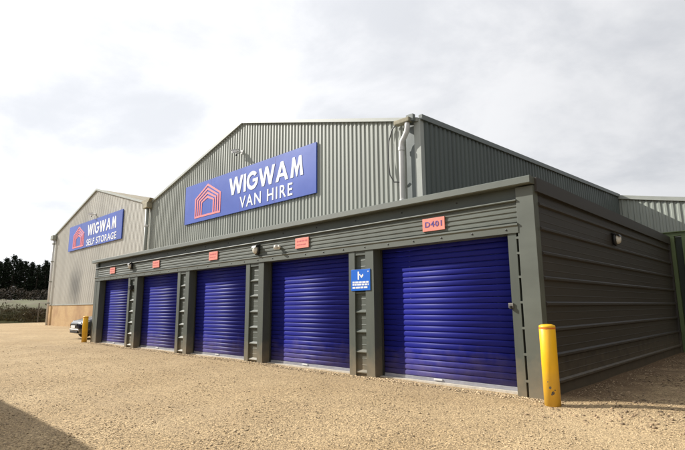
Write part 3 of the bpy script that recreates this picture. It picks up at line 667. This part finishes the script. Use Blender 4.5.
# ------------------------------------------------------------------ parked car (nose to the yard, left of the garage end)
car = thing('parked_car', 'black hatchback parked nose out past the left end of the garages', 'car', (-22.5, .2, 0)); car.scale = (1, 1, 1.1)
def loft(stations, m, name, parent, smooth=True):
    """stations along y: (y, [(x,z)...]) right half outline, mirrored into a closed ring"""
    rings = []
    for y, half in stations:
        ring = [(x, y, z) for x, z in half]+[(-x, y, z) for x, z in half[::-1]]
        rings.append(ring)
    n = len(rings[0]); mb = MB(); vs = [v for r_ in rings for v in r_]; fs = []
    for i in range(len(rings)-1):
        for k in range(n): fs.append((i*n+k, i*n+(k+1) % n, (i+1)*n+(k+1) % n, (i+1)*n+k))
    fs += [tuple(range(n)), tuple(range((len(rings)-1)*n, len(rings)*n))]
    mb.add(vs, fs); o = mb.build(name, m, parent, smooth=smooth); return o
def sect(hw, zb, zs, zt): return [(hw*.80, zb), (hw*.97, zb+.10), (hw, (zb+zs)/2), (hw*.985, zs), (hw*.90, zt-.03), (hw*.5, zt)]
body = loft([(0.02, sect(.60, .30, .55, .66)), (.10, sect(.74, .22, .60, .72)), (.28, sect(.83, .20, .66, .80)), (.75, sect(.86, .20, .74, .91)), (1.15, sect(.865, .19, .84, .985)),
             (1.9, sect(.87, .19, .90, 1.0)), (3.1, sect(.87, .19, .93, 1.0)), (3.7, sect(.85, .20, .95, 1.02)), (3.98, sect(.80, .28, .90, 1.0)), (4.05, sect(.72, .36, .8, .93))], M_CARP, 'body', car)
bv = body.modifiers.new('sub', 'SUBSURF'); bv.levels = 2; bv.render_levels = 2
def cab(hw, hr, zb, zt): return [(hw, zb), (hw*.99, zb+.08), (hr+.04, zt-.10), (hr-.05, zt-.01), (hr*.4, zt)]
cabin = loft([(1.10, cab(.74, .70, .90, 1.02)), (1.35, cab(.78, .68, .92, 1.16)), (1.85, cab(.80, .62, .93, 1.42)), (2.5, cab(.81, .62, .93, 1.46)), (3.3, cab(.80, .60, .93, 1.42)), (3.75, cab(.76, .58, .93, 1.25)), (3.95, cab(.72, .6, .93, 1.05))], M_GLASS, 'glasshouse', car)
loft([(1.80, [(.60, 1.425), (.56, 1.45), (.3, 1.465)]), (2.5, [(.63, 1.44), (.57, 1.475), (.3, 1.49)]), (3.35, [(.61, 1.40), (.56, 1.44), (.3, 1.45)])], M_CARP, 'roof_panel', car)
for sx_ in (-1, 1):
    MB().tube([(sx_*.77, 1.12, .97), (sx_*.64, 1.82, 1.42)], .035, 8).build('windscreen_pillar', M_CARP, car, smooth=True)
    hl = MB().add([(sx_*.45, .055, .60), (sx_*.70, .10, .60), (sx_*.80, .25, .64), (sx_*.83, .42, .76), (sx_*.74, .22, .76), (sx_*.50, .12, .71)], [(0, 1, 2, 3, 4, 5)])
    hm = hl.mesh('headlight', M_LAMP); hb = bmesh.new(); hb.from_mesh(hm); bmesh.ops.solidify(hb, geom=hb.faces[:], thickness=.03); hb.to_mesh(hm); hb.free(); link('headlight', hm, car)
    MB().box(sx_*.92-.09, sx_*.92+.09, 1.28, 1.40, .95, 1.08).build('wing_mirror', M_CARP, car, bevel=.03)
    MB().lathe([(.05, 0), (.05, .02)], 12, (sx_*.58, .06, .36)).build('fog_lamp', M_LAMP, car)
    for wy in (.78, 3.25):
        tm = MB().lathe([(.20, -.10), (.29, -.10), (.315, -.07), (.315, .07), (.29, .10), (.20, .10)], 28).mesh('tyre', M_TYRE, smooth=True); tm.transform(Matrix.Rotation(R(90), 4, 'Y'))
        wh = link('wheel', tm, car, (sx_*.77, wy, .315))
        rm = MB()
        for k in range(7):
            a = k*2*math.pi/7; c_, s_ = math.cos(a), math.sin(a)
            rm.add([(u*c_-v*s_, u*s_+v*c_, z) for z in (-.02, .02) for u, v in ((.03, -.03), (.20, -.022), (.20, .022), (.03, .03))], [(0, 3, 2, 1), (4, 5, 6, 7), (0, 1, 5, 4), (1, 2, 6, 5), (2, 3, 7, 6), (3, 0, 4, 7)])
        rm.lathe([(.205, -.05), (.19, .0), (.205, .05)], 24); rm.lathe([(.05, -.03), (.05, .03)], 12)
        m2 = rm.mesh('rim', M_RIM); m2.transform(Matrix.Translation((sx_*.08, 0, 0))@Matrix.Rotation(R(90), 4, 'Y')); link('rim', m2, wh)
MB().box(-.26, .26, -.012, .008, .46, .57).build('number_plate', M_WHITE, car)
MB().box(-.42, .42, .015, .06, .57, .63).build('grille', M_BLACK, car)
MB().tube([(-.74, .16, .42), (-.5, .03, .40), (0, .0, .40), (.5, .03, .40), (.74, .16, .42)], .022, 8).build('bumper_trim', M_STEEL, car, smooth=True)
MB().box(-.5, .5, .02, .12, .25, .35).build('lower_intake', M_BLACK, car, bevel=.02)

# ------------------------------------------------------------------ right edge: green steel frame and pallets
F = thing('steel_frame', 'moss green steel post and beam frame behind the end of the side wall', 'frame', (-.60, 10.05, 0))
def ibeam(x, y, h, name='post'):
    MB().box(x-.115, x+.115, y-.1, y-.085, -.1, h).box(x-.115, x+.115, y+.085, y+.1, -.1, h).box(x-.008, x+.008, y-.085, y+.085, -.1, h).build(name, M_GPOST, F)
ibeam(0, 0, 3.42); ibeam(.42, .0, 3.42); ibeam(.42, 3.4, 3.42)
MB().box(-.55, 4.0, -.1, .1, 3.425, 3.445).box(-.55, 4.0, -.1, .1, 3.545, 3.565).box(-.55, 4.0, -.008, .008, 3.445, 3.545).build('beam', M_GPOST, F)
MB().box(.12, .33, .02, .06, .75, 3.40).build('infill_panel', M_GPDARK, F); MB().box(.40, 3.9, 3.5, 3.54, 1.0, 3.40).build('infill_panel', M_GPDARK, F)
MB().box(-.05, .12, -.08, .08, 3.27, 3.42).build('haunch', M_GPOST, F, bevel=.02)
pb = MB().box(-.6, .6, -.05, .05, 0, .022).mesh('board', M_TIMB); pk = MB().box(-.05, .05, -.5, .5, 0, .095).mesh('block_bearer', M_TIMB)
for k, lb in enumerate(('bottom pallet of the orange stack at the right edge', 'second pallet up in the orange stack at the right edge', 'third pallet up in the orange stack at the right edge', 'top pallet of the orange stack at the right edge')):
    P = thing('pallet', lb, 'pallet', (-1.25+.02*k, 16.3, .145*k+.2*0), 'pallets stacked at the right edge', .06*(k % 2))
    for i in range(3): o = link('block_bearer', pk, P, (-.5+.5*i, 0, .0225))
    for i in range(6): o = link('board', pb, P, (0, -.45+.18*i, .119))
    for i in range(3): o = link('board', pb, P, (0, -.45+.45*i, 0))

# ------------------------------------------------------------------ opposite lock-up row behind the camera (its eaves shade the lower left corner)
O = thing('garage_block', 'opposite lock-up row outside the picture whose shadow falls across the lower left gravel', 'garages', (-20, -10, 0))
put(MB().box(-46, -3.3, -13.5, -7.95, -.12, 3.3), 'walls', M_GREEN, O)
put(MB().box(-46.1, -3.2, -13.6, -7.79, 3.302, 3.41), 'roof', M_GREENTRIM, O)
for k in range(12):
    x = -45+3.45*k
    put(MB().box(x, x+2.9, -7.948, -7.92, 0, 2.45), 'roller_door', M_BLUE, O)

# ------------------------------------------------------------------ left background: fence, hedge, conifer belt
fn = thing('wire_fence', 'post and wire fence along the foot of the grass bank', 'fence', (-57.3, 6, 0))
pm = MB().tube([(0, 0, -.3), (.01, 0, 2.05)], [.07, .055], 8).mesh('post', M_WOODP)
for y in np.arange(-20.0, 30, 4.55): link('post', pm, fn, (random.uniform(-.05, .05), y-6+4.7-.0, 0))
for z in (.5, 1.1, 1.7): MB().tube([(0, -26, z), (0, 26, z)], .003, 4).build('wire', M_WOODP, fn)
hd = thing('hedge', 'brown winter hedge between the grass bank and the dark conifers', 'hedge', (-88, 8, 0))
mb = MB(); st = MB()
for i in range(15000):
    y = random.uniform(-30, 40); t = random.random(); x = random.gauss(0, .9)
    top = 1.75+.25*math.sin(y*.7)+.18*math.sin(y*1.9+1)+.12*math.sin(y*4.3)
    z = top*t**.7; x *= (1.15-.5*t); zb = bank_z(-88+x, 8+y)
    a, b = random.uniform(0, 6.28), random.uniform(-.2, 1.3); ln = random.uniform(.12, .4); wd = random.uniform(.02, .06)
    d = Vector((math.cos(a)*math.cos(b), math.sin(a)*math.cos(b), math.sin(b)))*ln; s_ = Vector((-math.sin(a), math.cos(a), .3))*wd; p = Vector((x, y, zb+z))
    mb.add([p-s_, p+s_, p+d+s_*.4, p+d-s_*.4], [(0, 1, 2, 3)])
mb.build('twigs', M_HEDGE, hd)
for i in range(140):
    y = -30+i*.5+random.uniform(-.2, .2); zb = bank_z(-88, 8+y); st.tube([(0, y, zb-.1), (random.gauss(0, .2), y+random.gauss(0, .2), zb+1.3)], [.04, .02], 5)
st.build('stems', M_BARK, hd)

def conifer(h, rad, seed):
    rn = random.Random(seed); tr_ = MB().tube([(0, 0, -.4), (.05, 0, h*.4), (0, .05, h*.97)], [.2, .13, .02], 7); mb = MB()
    nb = int(h*22)
    for i in range(nb):
        t = (i+rn.random())/nb; z = .4+(h-.4)*t; a = rn.uniform(0, 6.28); R_ = rad*(1-t)**.75*rn.uniform(.6, 1.15)+.12
        tip = Vector((math.cos(a)*R_, math.sin(a)*R_, z-.18*R_+rn.uniform(-.1, .15))); root = Vector((0, 0, z+.15))
        if i % 3 == 0: tr_.tube([root, root.lerp(tip, .8)], [.03, .01], 4)
        for k in range(14):
            u = rn.uniform(.2, 1.05); p = root.lerp(tip, u)+Vector((rn.gauss(0, .14), rn.gauss(0, .14), rn.gauss(0, .10)))
            q = Vector((rn.gauss(0, 1), rn.gauss(0, 1), rn.gauss(-.2, .5))).normalized()*rn.uniform(.14, .32); e = q.cross(Vector((rn.gauss(0, 1), rn.gauss(0, 1), rn.gauss(0, 1)))).normalized()*rn.uniform(.05, .12)
            mb.add([p-e, p+e, p+q], [(0, 1, 2)])
    return mb.mesh('crown', M_CON), tr_.mesh('trunk', M_BARK)
kinds = [conifer(h, r_, s_) for h, r_, s_ in ((7.2, 2.5, 1), (7.6, 2.7, 2), (6.7, 2.4, 3), (7.4, 2.3, 4), (6.9, 2.8, 5))]
rn = random.Random(11)
for row, (x, y0, y1, st_) in enumerate(((-102, -4, 34, 2.0), (-104.5, -3, 36, 1.9), (-107, -3, 36, 1.9), (-110, -4, 38, 2.0))):
    y = y0
    while y < y1:
        cr, tk = kinds[rn.randrange(5)]; xx = x+rn.uniform(-.8, .8)
        t = thing('conifer', 'dark conifer in the dense tree belt beyond the field at far left', 'tree', (xx, y, bank_z(xx, y)), 'conifers of the tree belt', rn.uniform(0, 6.28))
        sc = rn.uniform(.92, 1.05); t.scale = (sc, sc, sc*rn.uniform(.95, 1.06)); link('crown', cr, t); link('trunk', tk, t)
        y += st_*rn.uniform(.75, 1.2)
# invented conifers outside the picture, added to keep the low sky off the side wall
mb = MB()
for k in range(26):
    cr, tk = kinds[k % 5]; ox = 10+rn.uniform(-.7, .7)+(k % 2)*2.2; oy = -6+1.5*k; q = rn.uniform(1.25, 1.5); a = rn.uniform(0, 6.28); c_, s_ = math.cos(a), math.sin(a)
    for me in (cr, tk):
        mb.add([((v.co.x*c_-v.co.y*s_)*q+ox, (v.co.x*s_+v.co.y*c_)*q+oy, v.co.z*q) for v in me.vertices], [tuple(p.vertices) for p in me.polygons])
me = bpy.data.meshes.new('sky_blocker_conifers'); me.from_pydata(mb.v, [], mb.f); me.materials.append(M_CON)
o = link('sky_blocker_conifers', me); o['kind'] = 'stuff'; o['label'] = 'added conifers out of view at right, blocking sky light from the side wall'
